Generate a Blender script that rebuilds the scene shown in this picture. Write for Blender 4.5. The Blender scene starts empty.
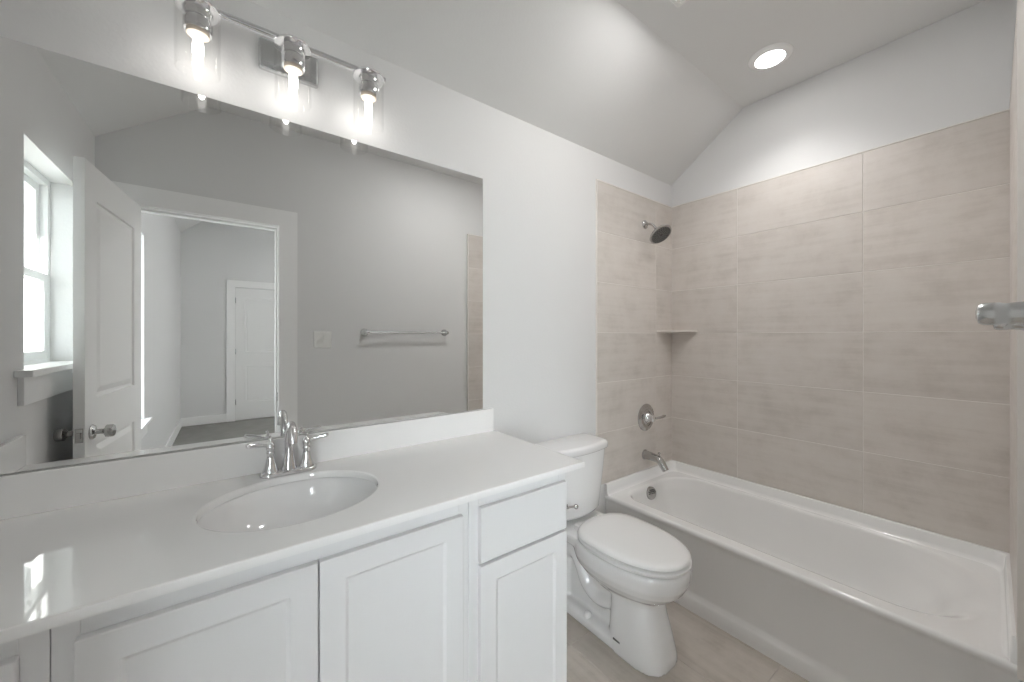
import bpy, bmesh, math, random
from math import sin, cos, pi, radians, sqrt
from mathutils import Vector, Matrix
random.seed(4)
SC = bpy.context.scene
COL = SC.collection

# ------------------------------------------------------------------ camera, world, sun, exposure
cd = bpy.data.cameras.new('camera'); cam = bpy.data.objects.new('camera', cd); COL.objects.link(cam)
cd.sensor_width = 36.0; cd.lens = 378.77 / 1024 * 36; cd.clip_start = 0.02
cd.shift_y = -4.6 / 1024
cam.location = (0, -0.0077, 1.386)
cam.rotation_euler = (pi / 2, 0, 0.9259 - pi / 2)
SC.camera = cam

wd = bpy.data.worlds.new('sky'); SC.world = wd; wd.use_nodes = True
bg = wd.node_tree.nodes['Background']
bg.inputs['Color'].default_value = (0.92, 0.96, 1.0, 1)
bg.inputs['Strength'].default_value = 20.0

sd = bpy.data.lights.new('sun', 'SUN'); sun = bpy.data.objects.new('sun', sd); COL.objects.link(sun)
sd.energy = 20.0; sd.angle = radians(0.6); sd.color = (1, 0.96, 0.9)
sun.rotation_euler = Vector((0.13, -0.95, -0.165)).to_track_quat('-Z', 'Y').to_euler()

SC.view_settings.view_transform = 'Standard'
SC.view_settings.look = 'None'
SC.view_settings.exposure = 0.50
SC.view_settings.gamma = 1.0
SC.view_settings.use_curve_mapping = False
try:
    SC.cycles.use_denoising = True
    SC.cycles.max_bounces = 14; SC.cycles.diffuse_bounces = 8; SC.cycles.glossy_bounces = 8
    SC.cycles.transparent_max_bounces = 24
    SC.cycles.caustics_reflective = False; SC.cycles.caustics_refractive = False
    SC.cycles.sample_clamp_indirect = 6.0
except Exception:
    pass

BULB = 14.0; LENS = 12.0; LENS_W = 12.5; BEDFILL = 850.0; FANFILL = 112.0        # lamp strengths; the bedroom and fan lights are added fill

# ------------------------------------------------------------------ materials
def nt(name):
    m = bpy.data.materials.new(name); m.use_nodes = True
    n = m.node_tree; b = n.nodes['Principled BSDF']
    return m, n, b
def mat(name, col, rough=0.5, metal=0.0, coat=0.0, bump=0.0, bscale=200.0, spec=0.5, var=0.0):
    m, n, b = nt(name)
    b.inputs['Base Color'].default_value = (*col, 1); b.inputs['Roughness'].default_value = rough
    b.inputs['Metallic'].default_value = metal; b.inputs['Coat Weight'].default_value = coat
    b.inputs['Coat Roughness'].default_value = 0.04
    b.inputs['Specular IOR Level'].default_value = spec
    tc = n.nodes.new('ShaderNodeTexCoord')
    if bump > 0:
        no = n.nodes.new('ShaderNodeTexNoise'); no.inputs['Scale'].default_value = bscale; no.inputs['Detail'].default_value = 3
        n.links.new(tc.outputs['Object'], no.inputs['Vector'])
        bp = n.nodes.new('ShaderNodeBump'); bp.inputs['Strength'].default_value = bump; bp.inputs['Distance'].default_value = 0.002
        n.links.new(no.outputs['Fac'], bp.inputs['Height']); n.links.new(bp.outputs['Normal'], b.inputs['Normal'])
    if var > 0:
        no = n.nodes.new('ShaderNodeTexNoise'); no.inputs['Scale'].default_value = 6; no.inputs['Detail'].default_value = 5
        n.links.new(tc.outputs['Object'], no.inputs['Vector'])
        r = n.nodes.new('ShaderNodeValToRGB')
        r.color_ramp.elements[0].position = 0.3; r.color_ramp.elements[1].position = 0.7
        r.color_ramp.elements[0].color = (*[c * (1 - var) for c in col], 1); r.color_ramp.elements[1].color = (*[min(1, c * (1 + var)) for c in col], 1)
        n.links.new(no.outputs['Fac'], r.inputs['Fac']); n.links.new(r.outputs['Color'], b.inputs['Base Color'])
    return m
def emis(name, col, s):
    m = bpy.data.materials.new(name); m.use_nodes = True; n = m.node_tree
    n.nodes.remove(n.nodes['Principled BSDF'])
    e = n.nodes.new('ShaderNodeEmission'); e.inputs['Color'].default_value = (*col, 1); e.inputs['Strength'].default_value = s
    n.links.new(e.outputs[0], n.nodes['Material Output'].inputs['Surface'])
    return m
def thin_glass(name, tint, ior=1.45, gain=1.0):
    m = bpy.data.materials.new(name); m.use_nodes = True; n = m.node_tree
    n.nodes.remove(n.nodes['Principled BSDF'])
    tr = n.nodes.new('ShaderNodeBsdfTransparent'); tr.inputs['Color'].default_value = (*tint, 1)
    gl = n.nodes.new('ShaderNodeBsdfGlossy'); gl.inputs['Roughness'].default_value = 0.02
    lw = n.nodes.new('ShaderNodeLayerWeight'); lw.inputs['Blend'].default_value = 0.5
    pw = n.nodes.new('ShaderNodeMath'); pw.operation = 'POWER'; pw.inputs[1].default_value = 5.0
    fr = n.nodes.new('ShaderNodeMath'); fr.operation = 'MULTIPLY_ADD'; fr.inputs[1].default_value = 0.55 * gain; fr.inputs[2].default_value = 0.02
    n.links.new(lw.outputs['Facing'], pw.inputs[0]); n.links.new(pw.outputs[0], fr.inputs[0])
    mx = n.nodes.new('ShaderNodeMixShader')
    n.links.new(fr.outputs[0], mx.inputs['Fac']); n.links.new(tr.outputs[0], mx.inputs[1]); n.links.new(gl.outputs[0], mx.inputs[2])
    n.links.new(mx.outputs[0], n.nodes['Material Output'].inputs['Surface'])
    return m
def tile_mat(name, lo, mid, hi, axis):
    """stone-look porcelain: streaks along the tile's length, smudges, a tone of its own for every tile (one mesh island each)"""
    m, n, b = nt(name); L = n.links.new
    b.inputs['Roughness'].default_value = 0.42
    tc = n.nodes.new('ShaderNodeTexCoord'); g = n.nodes.new('ShaderNodeNewGeometry')
    mp = n.nodes.new('ShaderNodeMapping')
    mp.inputs['Scale'].default_value = {'x': (2.6, 30, 30), 'y': (30, 2.6, 30)}[axis]
    mul = n.nodes.new('ShaderNodeMath'); mul.operation = 'MULTIPLY'; mul.inputs[1].default_value = 37.0
    L(g.outputs['Random Per Island'], mul.inputs[0])
    add = n.nodes.new('ShaderNodeVectorMath'); add.operation = 'ADD'
    L(tc.outputs['Object'], mp.inputs['Vector']); L(mp.outputs[0], add.inputs[0]); L(mul.outputs[0], add.inputs[1])
    n1 = n.nodes.new('ShaderNodeTexNoise'); n1.inputs['Scale'].default_value = 1.0; n1.inputs['Detail'].default_value = 8; n1.inputs['Roughness'].default_value = 0.62
    L(add.outputs[0], n1.inputs['Vector'])
    add2 = n.nodes.new('ShaderNodeVectorMath'); add2.operation = 'ADD'
    L(tc.outputs['Object'], add2.inputs[0]); L(mul.outputs[0], add2.inputs[1])
    n2 = n.nodes.new('ShaderNodeTexNoise'); n2.inputs['Scale'].default_value = 5.5; n2.inputs['Detail'].default_value = 6; n2.inputs['Roughness'].default_value = 0.7
    L(add2.outputs[0], n2.inputs['Vector'])
    mix = n.nodes.new('ShaderNodeMath'); mix.operation = 'MULTIPLY_ADD'; mix.inputs[1].default_value = 0.45
    h = n.nodes.new('ShaderNodeMath'); h.operation = 'MULTIPLY'; h.inputs[1].default_value = 0.55
    L(n2.outputs['Fac'], h.inputs[0]); L(n1.outputs['Fac'], mix.inputs[0]); L(h.outputs[0], mix.inputs[2])
    r = n.nodes.new('ShaderNodeValToRGB'); e = r.color_ramp.elements
    e[0].position = 0.33; e[0].color = (*lo, 1); e[1].position = 0.68; e[1].color = (*hi, 1)
    k = e.new(0.50); k.color = (*mid, 1)
    L(mix.outputs[0], r.inputs['Fac'])
    hs = n.nodes.new('ShaderNodeHueSaturation')
    mr = n.nodes.new('ShaderNodeMapRange'); mr.inputs['To Min'].default_value = 0.965; mr.inputs['To Max'].default_value = 1.035
    L(g.outputs['Random Per Island'], mr.inputs['Value']); L(mr.outputs[0], hs.inputs['Value']); L(r.outputs['Color'], hs.inputs['Color'])
    L(hs.outputs['Color'], b.inputs['Base Color'])
    return m

M = {
    'wall': mat('wall_paint', (0.75, 0.75, 0.75), 0.6, bump=0.25, bscale=90),
    'ceil': mat('ceiling_paint', (0.77, 0.77, 0.768), 0.8, bump=0.2, bscale=90),
    'trim': mat('trim_paint', (0.93, 0.93, 0.93), 0.35),
    'doorp': mat('door_paint', (0.87, 0.87, 0.865), 0.35),
    'cab': mat('cabinet_paint', (0.81, 0.81, 0.815), 0.38),
    'cabin': mat('cabinet_inside', (0.5, 0.5, 0.5), 0.6),
    'counter': mat('white_quartz', (0.93, 0.928, 0.922), 0.04, coat=0.5),
    'porc': mat('porcelain', (0.87, 0.87, 0.87), 0.08, coat=0.4),
    'sinkp': mat('sink_porcelain', (0.84, 0.84, 0.84), 0.08, coat=0.4),
    'tub': mat('white_enamel', (0.89, 0.89, 0.885), 0.13, coat=0.3),
    'seat': mat('white_plastic', (0.87, 0.87, 0.865), 0.25),
    'chrome': mat('chrome', (0.80, 0.80, 0.81), 0.07, metal=1.0),
    'nickel': mat('polished_nickel', (0.52, 0.51, 0.50), 0.14, metal=1.0),
    'satin': mat('satin_chrome', (0.62, 0.63, 0.63), 0.22, metal=1.0),
    'sprayface': mat('spray_face_grey', (0.20, 0.20, 0.20), 0.35, metal=0.6),
    'darkrub': mat('dark_nozzles', (0.06, 0.06, 0.06), 0.5),
    'gap': mat('dark_mark', (0.10, 0.10, 0.10), 0.6),
    'mirror': mat('mirror_silver', (0.90, 0.91, 0.905), 0.0, metal=1.0),
    'grout': mat('grout', (0.80, 0.765, 0.73), 0.9, bump=0.2),
    'fgrout': mat('floor_grout', (0.58, 0.53, 0.49), 0.9, bump=0.2),
    'edge': mat('tile_edge_trim', (0.84, 0.81, 0.77), 0.4),
    'tilex': tile_mat('wall_tile_x', (0.56, 0.515, 0.475), (0.655, 0.61, 0.57), (0.70, 0.66, 0.625), 'x'),
    'tiley': tile_mat('wall_tile_y', (0.56, 0.515, 0.475), (0.655, 0.61, 0.57), (0.70, 0.66, 0.625), 'y'),
    'ftile': tile_mat('floor_tile', (0.43, 0.385, 0.34), (0.55, 0.50, 0.45), (0.63, 0.575, 0.525), 'y'),
    'carpet': mat('grey_carpet', (0.24, 0.235, 0.225), 0.95, bump=0.5, bscale=400, var=0.08),
    'vinyl': mat('window_vinyl', (0.85, 0.86, 0.86), 0.35),
    'pane': thin_glass('window_glass', (0.96, 0.98, 0.98), 1.45),
    'shade': thin_glass('clear_lamp_glass', (0.998, 0.998, 0.996), 1.5, 0.6),
    'bulb': emis('bulb_glow', (1.0, 0.965, 0.925), BULB),
    'lens': emis('downlight_lens', (1.0, 0.985, 0.965), LENS),
    'bedfill': emis('bedroom_fill_lens', (1.0, 0.98, 0.96), BEDFILL),  # glow of the added bedroom fill light
    'fanfill': emis('fan_fill_lens', (1.0, 0.985, 0.965), FANFILL),  # glow of the fill light added to the fan
    'bulbbase': mat('bulb_collar', (0.75, 0.66, 0.55), 0.4),
    'siding': mat('house_siding', (0.72, 0.73, 0.74), 0.7),
    'plate': mat('switch_plastic', (0.82, 0.82, 0.80), 0.3),
}

# ------------------------------------------------------------------ mesh helpers
def finish(name, bm, m, parent=None, smooth=None, bevel=0.0, bseg=2):
    """m may be one material or a list (face.material_index picks)"""
    bmesh.ops.recalc_face_normals(bm, faces=bm.faces)
    me = bpy.data.meshes.new(name); bm.to_mesh(me); bm.free()
    for x in (m if isinstance(m, list) else [m]): me.materials.append(x)
    o = bpy.data.objects.new(name, me); COL.objects.link(o)
    if parent: o.parent = parent
    if bevel > 0:
        b = o.modifiers.new('bevel', 'BEVEL'); b.width = bevel; b.segments = bseg; b.limit_method = 'ANGLE'; b.angle_limit = radians(40)
        b.harden_normals = False
    if smooth is not None:
        for p in me.polygons: p.use_smooth = True
        if smooth < 180:
            me.set_sharp_from_angle(angle=radians(smooth))
    return o
def new(): return bmesh.new()
def box(bm, x0, x1, y0, y1, z0, z1, mi=0):
    v = [bm.verts.new(p) for p in ((x0, y0, z0), (x1, y0, z0), (x1, y1, z0), (x0, y1, z0), (x0, y0, z1), (x1, y0, z1), (x1, y1, z1), (x0, y1, z1))]
    for f in ((0, 3, 2, 1), (4, 5, 6, 7), (0, 1, 5, 4), (1, 2, 6, 5), (2, 3, 7, 6), (3, 0, 4, 7)):
        fc = bm.faces.new([v[i] for i in f]); fc.material_index = mi
    return v
def rings(bm, rs, close=True, cap0=True, cap1=True, mi=0):
    R = [[bm.verts.new(p) for p in r] for r in rs]
    n = len(R[0])
    for a, b in zip(R[:-1], R[1:]):
        for i in range(n if close else n - 1):
            j = (i + 1) % n
            f = bm.faces.new((a[i], a[j], b[j], b[i])); f.material_index = mi
    if cap0: bm.faces.new(list(reversed(R[0]))).material_index = mi
    if cap1: bm.faces.new(R[-1]).material_index = mi
    return R
def frame_of(d):
    d = Vector(d).normalized(); u = Vector((0, 0, 1)) if abs(d.z) < 0.9 else Vector((1, 0, 0))
    s = d.cross(u).normalized(); return s, s.cross(d).normalized()
def lathe(bm, prof, c=(0, 0, 0), axis=(0, 0, 1), n=32, cap0=True, cap1=True, mi=0):
    """prof: (radius, height along the axis)"""
    a = Vector(axis).normalized(); s, t = frame_of(a); c = Vector(c)
    return rings(bm, [[c + a * h + (s * cos(2 * pi * i / n) + t * sin(2 * pi * i / n)) * max(r, 1e-5) for i in range(n)] for r, h in prof], True, cap0, cap1, mi)
def tube(bm, pts, rad, n=16, mi=0, flat=1.0):
    """swept tube; rad a number or a list"""
    P = [Vector(p) for p in pts]; rs = []
    prev = None
    for i, p in enumerate(P):
        d = (P[min(i + 1, len(P) - 1)] - P[max(i - 1, 0)]).normalized()
        if prev is None: s, t = frame_of(d)
        else:
            s = (prev - d * prev.dot(d)).normalized(); t = s.cross(d).normalized()
        prev = s
        r = rad[i] if isinstance(rad, (list, tuple)) else rad
        rs.append([p + s * cos(2 * pi * k / n) * r + t * sin(2 * pi * k / n) * r * flat for k in range(n)])
    return rings(bm, rs, True, True, True, mi)
def smooth_path(pts, k=6):
    P = [Vector(p) for p in pts]; out = []
    for i in range(len(P) - 1):
        p0, p1, p2, p3 = P[max(i - 1, 0)], P[i], P[i + 1], P[min(i + 2, len(P) - 1)]
        for j in range(k):
            t = j / k
            out.append(0.5 * ((2 * p1) + (p2 - p0) * t + (2 * p0 - 5 * p1 + 4 * p2 - p3) * t * t + (3 * p1 - p0 - 3 * p2 + p3) * t ** 3))
    out.append(P[-1]); return out
def lerp_list(vals, n):
    out = []
    for i in range(n):
        t = i / (n - 1) * (len(vals) - 1); k = min(int(t), len(vals) - 2); out.append(vals[k] + (vals[k + 1] - vals[k]) * (t - k))
    return out
def rrect(x0, x1, y0, y1, r, n=8):
    """rounded rectangle, counter-clockwise; r is one radius or four (x1y1, x0y1, x0y0, x1y0)"""
    R = r if isinstance(r, (list, tuple)) else (r,) * 4
    out = []
    for (cx, cy, a0, q) in ((x1 - R[0], y1 - R[0], 0, R[0]), (x0 + R[1], y1 - R[1], 90, R[1]), (x0 + R[2], y0 + R[2], 180, R[2]), (x1 - R[3], y0 + R[3], 270, R[3])):
        for i in range(n + 1):
            a = radians(a0 + 90 * i / n); out.append((cx + q * cos(a), cy + q * sin(a)))
    return out
def prism(bm, poly, axis, a0, a1, mi=0):
    """extrude a 2-D polygon along axis x, y or z"""
    def P(p, a):
        return {'x': (a, p[0], p[1]), 'y': (p[0], a, p[1]), 'z': (p[0], p[1], a)}[axis]
    return rings(bm, [[P(p, a0) for p in poly], [P(p, a1) for p in poly]], True, True, True, mi)

def struct(name, bm, m, parent=None, **k):
    o = finish(name, bm, m, parent, **k)
    if parent is None: o['kind'] = 'structure'
    return o
def empty(name, loc=(0, 0, 0), rz=0):
    o = bpy.data.objects.new(name, None); COL.objects.link(o); o.location = loc; o.rotation_euler = (0, 0, rz)
    o.empty_display_size = 0.1
    return o
def thing(name, label, cat, loc=(0, 0, 0), rz=0, group=None):
    o = empty(name, loc, rz); o['label'] = label; o['category'] = cat
    if group: o['group'] = group
    return o
def tag(o, label, cat, group=None):
    o['label'] = label; o['category'] = cat
    if group: o['group'] = group
    return o

def panel_slab(bm, w, h, t, panels, steps, both=True):
    """a door leaf in local x 0..w, y -t..0 (front face y=0 looks to +y), z 0..h; panels (x0,x1,z0,z1); steps [(inset, depth)]"""
    xs = sorted({0, w, *[p[0] for p in panels], *[p[1] for p in panels]}); zs = sorted({0, h, *[p[2] for p in panels], *[p[3] for p in panels]})
    for face_y, sg in ((0, 1), (-t, -1)):
        G = {(x, z): bm.verts.new((x, face_y, z)) for x in xs for z in zs}
        for i in range(len(xs) - 1):
            for j in range(len(zs) - 1):
                c = ((xs[i] + xs[i + 1]) / 2, (zs[j] + zs[j + 1]) / 2)
                q = [G[(xs[i], zs[j])], G[(xs[i + 1], zs[j])], G[(xs[i + 1], zs[j + 1])], G[(xs[i], zs[j + 1])]]
                pan = [p for p in panels if p[0] < c[0] < p[1] and p[2] < c[1] < p[3]]
                if pan and (both or sg == 1):
                    p = pan[0]; prev = q
                    for ins, dep in steps:
                        y = face_y - sg * dep
                        cur = [bm.verts.new(v) for v in ((p[0] + ins, y, p[2] + ins), (p[1] - ins, y, p[2] + ins), (p[1] - ins, y, p[3] - ins), (p[0] + ins, y, p[3] - ins))]
                        for k in range(4): bm.faces.new((prev[k], prev[(k + 1) % 4], cur[(k + 1) % 4], cur[k]))
                        prev = cur
                    bm.faces.new(prev)
                else: bm.faces.new(q)
        if sg == 1: F = G
        else: B = G
    for a in range(len(xs) - 1):
        for z in (0, h): bm.faces.new((F[(xs[a], z)], F[(xs[a + 1], z)], B[(xs[a + 1], z)], B[(xs[a], z)]))
    for a in range(len(zs) - 1):
        for x in (0, w): bm.faces.new((F[(x, zs[a])], F[(x, zs[a + 1])], B[(x, zs[a + 1])], B[(x, zs[a])]))
    return bm

# ------------------------------------------------------------------ the setting
W = 1.524            # vanity wall plane (y)
WO = -0.04           # opposite wall plane
XR = -0.589          # rear wall plane (window)
XB = 2.63            # back wall plane behind the tub
ZP, ZC = 2.498, 2.845  # plate height, flat ceiling height
SL = (ZC - ZP) / 0.49
PY = -0.155          # bedroom side of the door wall
BY = -4.655          # bedroom far wall
OX0, OX1, OZ = -0.441, 0.283, 2.148     # door opening

# vanity wall
bm = new(); box(bm, XR - 0.14, XB + 0.1, W, W + 0.1, 0, 2.6); struct('wall_left', bm, M['wall'])
# back wall behind the tub
bm = new(); box(bm, XB, XB + 0.1, WO - 0.1, W + 0.0, 0, 2.95); struct('wall_back', bm, M['wall'])
# opposite wall with the doorway
bm = new()
prism(bm, [(XR - 0.02, 0), (OX0 - 0.02, 0), (OX0 - 0.02, OZ + 0.02), (OX1 + 0.02, OZ + 0.02), (OX1 + 0.02, 0), (3.1, 0), (3.1, 3.45), (XR - 0.02, 3.45)], 'y', PY, WO)
struct('wall_right', bm, M['wall'])
# furred-out alcove wall at the tub, its end face to the room
bm = new()
prism(bm, [(1.795, WO), (XB, WO), (XB, -0.002), (1.795, -0.021)], 'z', 0, 2.338)
struct('wall_right_furring', bm, M['wall'])
# rear wall with the window
WY0, WY1, WZ0, WZ1 = 0.28, 0.885, 1.255, 2.122
bm = new()
def wall_with_hole(bm, x0, x1, y0, y1, z0, z1, hy0, hy1, hz0, hz1):
    for X in (x0, x1):
        pass
    ys, zs = [y0, hy0, hy1, y1], [z0, hz0, hz1, z1]
    G = {(k, i, j): bm.verts.new((x, ys[i], zs[j])) for k, x in enumerate((x0, x1)) for i in range(4) for j in range(4)}
    for k in (0, 1):
        for i in range(3):
            for j in range(3):
                if (i, j) != (1, 1): bm.faces.new([G[(k, i, j)], G[(k, i + 1, j)], G[(k, i + 1, j + 1)], G[(k, i, j + 1)]])
    for a in range(3):
        for e in (0, 3):
            bm.faces.new([G[(0, a, e)], G[(0, a + 1, e)], G[(1, a + 1, e)], G[(1, a, e)]])
            bm.faces.new([G[(0, e, a)], G[(0, e, a + 1)], G[(1, e, a + 1)], G[(1, e, a)]])
    for (a, b) in (((1, 1), (2, 1)), ((2, 1), (2, 2)), ((2, 2), (1, 2)), ((1, 2), (1, 1))):
        bm.faces.new([G[(0, *a)], G[(0, *b)], G[(1, *b)], G[(1, *a)]])
wall_with_hole(bm, XR - 0.14, XR, WO - 0.02, W, 0, 2.6, WY0, WY1, WZ0, WZ1)
struct('wall_rear', bm, M['wall'])
# ceiling: slopes up from the vanity wall and from the rear wall to a flat
bm = new()
E_ = 0.005
b1 = W - (ZC - ZP) / SL; r1 = XR + (ZC - ZP) / SL
A = [(XR - E_, W + E_, ZP), (XB, W + E_, ZP), (XB, b1, ZC), (r1, b1, ZC), (XR - E_, WO, ZP), (r1, WO, ZC), (XB, WO, ZC)]
lowv = [bm.verts.new(p) for p in A]; upv = [bm.verts.new((p[0], p[1], p[2] + 0.05)) for p in A]
for f in ((0, 1, 2, 3), (0, 3, 5, 4), (3, 2, 6, 5)):
    bm.faces.new([lowv[i] for i in f]); bm.faces.new([upv[i] for i in reversed(f)])
for a, b in ((0, 1), (1, 2), (2, 6), (6, 5), (5, 4), (4, 0)):
    bm.faces.new((lowv[a], lowv[b], upv[b], upv[a]))
struct('ceiling', bm, M['ceil'])

# floor: porcelain tiles on a grout bed, one mesh
def tiles(bm, us, vs, plane, t, gap=0.0036, mi=1):
    """boxes between consecutive us and vs; plane(u, v, d) gives the 3-D point, d out of the wall"""
    for i in range(len(us) - 1):
        for j in range(len(vs) - 1):
            u0, u1, v0, v1 = us[i] + gap / 2, us[i + 1] - gap / 2, vs[j] + gap / 2, vs[j + 1] - gap / 2
            if u1 - u0 < 0.004 or v1 - v0 < 0.004: continue
            e = 0.0012
            lo = [plane(u, v, 0) for u, v in ((u0, v0), (u1, v0), (u1, v1), (u0, v1))]
            mid = [plane(u, v, t - e) for u, v in ((u0, v0), (u1, v0), (u1, v1), (u0, v1))]
            top = [plane(u, v, t) for u, v in ((u0 + e, v0 + e), (u1 - e, v0 + e), (u1 - e, v1 - e), (u0 + e, v1 - e))]
            rings(bm, [lo, mid, top], True, False, True, mi)
bm = new()
box(bm, XR, XB, PY + 0.02, W, -0.05, -0.0018)
fx = [XR, -0.32, -0.01, 0.30, 0.61, 0.92, 1.235, 1.548, 1.858, 2.17, XB]
fy = [PY + 0.02, -0.02, 0.587, 1.194, W]
tiles(bm, fx, fy, lambda u, v, d: (u, v, d - 0.008), 0.008)
struct('floor', bm, [M['fgrout'], M['ftile']])

# wall tile of the tub alcove
ZT, ZB = 2.336, 0.477
rowz = [ZB] + [ZT - 0.3088 * k for k in range(5, -1, -1)]
rowz[0] = 0.4765
XT0 = 1.793
bm = new(); box(bm, XT0, XB, W - 0.0062, W - 0.0003, ZB, ZT - 0.001)
tiles(bm, [XT0, 2.417, XB - 0.008], rowz, lambda u, v, d: (u, W - d, v), 0.008)
struct('wall_left_tile', bm, [M['grout'], M['tilex']])
bm = new(); box(bm, XB - 0.0082, XB - 0.0003, 0.0, W - 0.006, ZB, ZT - 0.001)
tiles(bm, [0.004, 0.465, 1.068, W - 0.008], rowz, lambda u, v, d: (XB - d, u, v), 0.010)
struct('wall_back_tile', bm, [M['grout'], M['tiley']])
def ry(x): return -0.0015 + (-0.0205 + 0.0015) * (XB - x) / (XB - 1.795)
bm = new()
prism(bm, [(XT0 + 0.002, ry(XT0)), (XB, ry(XB)), (XB, ry(XB) + 0.0065), (XT0 + 0.002, ry(XT0) + 0.0065)], 'z', ZB, ZT - 0.001)
tiles(bm, [XT0 + 0.002, 2.417, XB - 0.010], rowz, lambda u, v, d: (u, ry(u) + d, v), 0.009)
struct('wall_right_tile', bm, [M['grout'], M['tilex']])
# light metal edge strips round the tile field
bm = new(); box(bm, XT0 - 0.006, XT0, W - 0.009, W, ZB - 0.06, ZT + 0.004); box(bm, XT0, XB, W - 0.009, W, ZT, ZT + 0.004)
struct('trim_2', bm, M['edge'])
bm = new(); box(bm, XB - 0.011, XB, 0.0, W - 0.009, ZT, ZT + 0.004); struct('trim_3', bm, M['edge'])
bm = new(); box(bm, XT0 - 0.005, XT0 + 0.002, -0.03, ry(XT0) + 0.010, ZB - 0.06, ZT + 0.004)
prism(bm, [(XT0, ry(XT0)), (XB - 0.011, ry(XB)), (XB - 0.011, ry(XB) + 0.010), (XT0, ry(XT0) + 0.010)], 'z', ZT, ZT + 0.004)
struct('trim_4', bm, M['edge'])

# door frame: jambs, stop and flat casings on the bathroom side
bm = new()
J = 0.019
box(bm, OX0 - J, OX0, PY, WO, 0, OZ); box(bm, OX1, OX1 + J, PY, WO, 0, OZ); box(bm, OX0 - J, OX1 + J, PY, WO, OZ, OZ + J)
box(bm, OX0, OX0 + 0.011, PY + 0.02, WO - 0.042, 0, OZ - 0.011); box(bm, OX1 - 0.011, OX1, PY + 0.02, WO - 0.042, 0, OZ - 0.011)
box(bm, OX0, OX1, PY + 0.02, WO - 0.042, OZ - 0.011, OZ)
CW = 0.112
box(bm, OX1 + 0.005, OX1 + 0.005 + CW, WO, WO + 0.016, 0, OZ + 0.005)
box(bm, OX0 - 0.005 - CW, OX0 - 0.005, WO, WO + 0.016, 0, OZ + 0.005)
box(bm, OX0 - 0.005 - CW, OX1 + 0.005 + CW, WO, WO + 0.0165, OZ + 0.005, OZ + 0.005 + CW)
box(bm, OX1 + 0.005, OX1 + 0.005 + CW, PY - 0.016, PY, 0, OZ + 0.005)
box(bm, OX0 - 0.005 - CW, OX0 - 0.005, PY - 0.016, PY, 0, OZ + 0.005)
box(bm, OX0 - 0.005 - CW, OX1 + 0.005 + CW, PY - 0.0165, PY, OZ + 0.005, OZ + 0.005 + CW)
tr1 = struct('trim_1', bm, M['trim'])
bm = new(); box(bm, OX1 - 0.002, OX1 + 0.0005, WO - 0.036, WO - 0.006, 0.935, 0.995); finish('strike_plate', bm, M['satin'], tr1)

# bathroom baseboards
bm = new(); box(bm, OX1 + 0.005 + CW, 1.79, WO, WO + 0.014, 0, 0.13); struct('baseboard_right', bm, M['trim'], bevel=0.003)
bm = new(); box(bm, 1.0, XT0 - 0.008, W - 0.014, W, 0, 0.13); struct('baseboard_left', bm, M['trim'], bevel=0.003)
bm = new(); box(bm, XR, XR + 0.014, WO + 0.02, 0.95, 0, 0.13); struct('baseboard_rear', bm, M['trim'], bevel=0.003)

# windows
def window(name, x, y0, y1, z0, z1, rail):
    """frame set back in the reveal of a wall whose room face is x; returns the frame object"""
    fx0, fx1 = x - 0.135, x - 0.085
    def ring4(bm, a0, a1, c0, c1, d0, d1, w, wb=None):
        wb = wb or w
        box(bm, a0, a1, c0, c0 + w, d0, d1); box(bm, a0, a1, c1 - w, c1, d0, d1)
        box(bm, a0, a1, c0 + w, c1 - w, d0, d0 + wb); box(bm, a0, a1, c0 + w, c1 - w, d1 - w, d1)
    bm = new(); ring4(bm, fx0, fx1, y0, y1, z0, z1, 0.028)
    fr = struct(name, bm, M['vinyl'], bevel=0.002)
    for nm, a0, a1, d0, d1 in (('upper_sash', fx0 + 0.004, fx0 + 0.024, rail - 0.018, z1 - 0.028), ('lower_sash', fx0 + 0.026, fx1 - 0.002, z0 + 0.028, rail + 0.018)):
        bm = new(); ring4(bm, a0, a1, y0 + 0.028, y1 - 0.028, d0, d1, 0.036)
        s = finish(nm, bm, M['vinyl'], fr, bevel=0.002)
        bm = new(); box(bm, (a0 + a1) / 2 - 0.0015, (a0 + a1) / 2 + 0.0015, y0 + 0.062, y1 - 0.062, d0 + 0.034, d1 - 0.034)
        finish('pane', bm, M['pane'], s)
    bm = new(); box(bm, fx1 - 0.004, x + 0.0, y0 + 0.0005, y1 - 0.0005, z0 - 0.001, z0 + 0.012)
    box(bm, x + 0.0, x + 0.045, y0 - 0.075, y1 + 0.085, z0 - 0.012, z0 + 0.012)
    finish('sill', bm, M['trim'], fr, bevel=0.003)
    bm = new(); box(bm, x, x + 0.016, y0 - 0.045, y1 + 0.055, z0 - 0.115, z0 - 0.012)
    finish('apron', bm, M['trim'], fr, bevel=0.002)
    return fr
window('window_1', XR, WY0, WY1, WZ0, WZ1, 1.66)

# bedroom beyond the doorway
BXL = -0.57
bm = new(); wall_with_hole(bm, BXL - 0.16, BXL, BY - 0.1, PY, 0, 3.3, -1.45, -0.55, 0.665, 2.255); struct('wall_bedroom_left', bm, M['wall'])
window('window_2', BXL, -1.45, -0.55, 0.665, 2.255, 1.46)
bm = new(); box(bm, BXL - 0.1, 3.1, BY - 0.1, BY, 0, 3.7); struct('wall_bedroom_far', bm, M['wall'])
bm = new(); box(bm, 3.0, 3.1, BY, PY, 0, 3.7); struct('wall_bedroom_right', bm, M['wall'])
bm = new(); prism(bm, [(BXL - 0.05, 2.93), (-0.14, 3.36), (3.1, 3.36), (3.1, 3.42), (-0.16, 3.42), (BXL - 0.05, 2.99)], 'y', BY - 0.05, PY); struct('ceiling_bedroom', bm, M['ceil'])
bm = new(); box(bm, BXL, 3.0, BY, PY + 0.02, -0.05, 0.0); struct('floor_bedroom', bm, M['carpet'])
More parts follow.
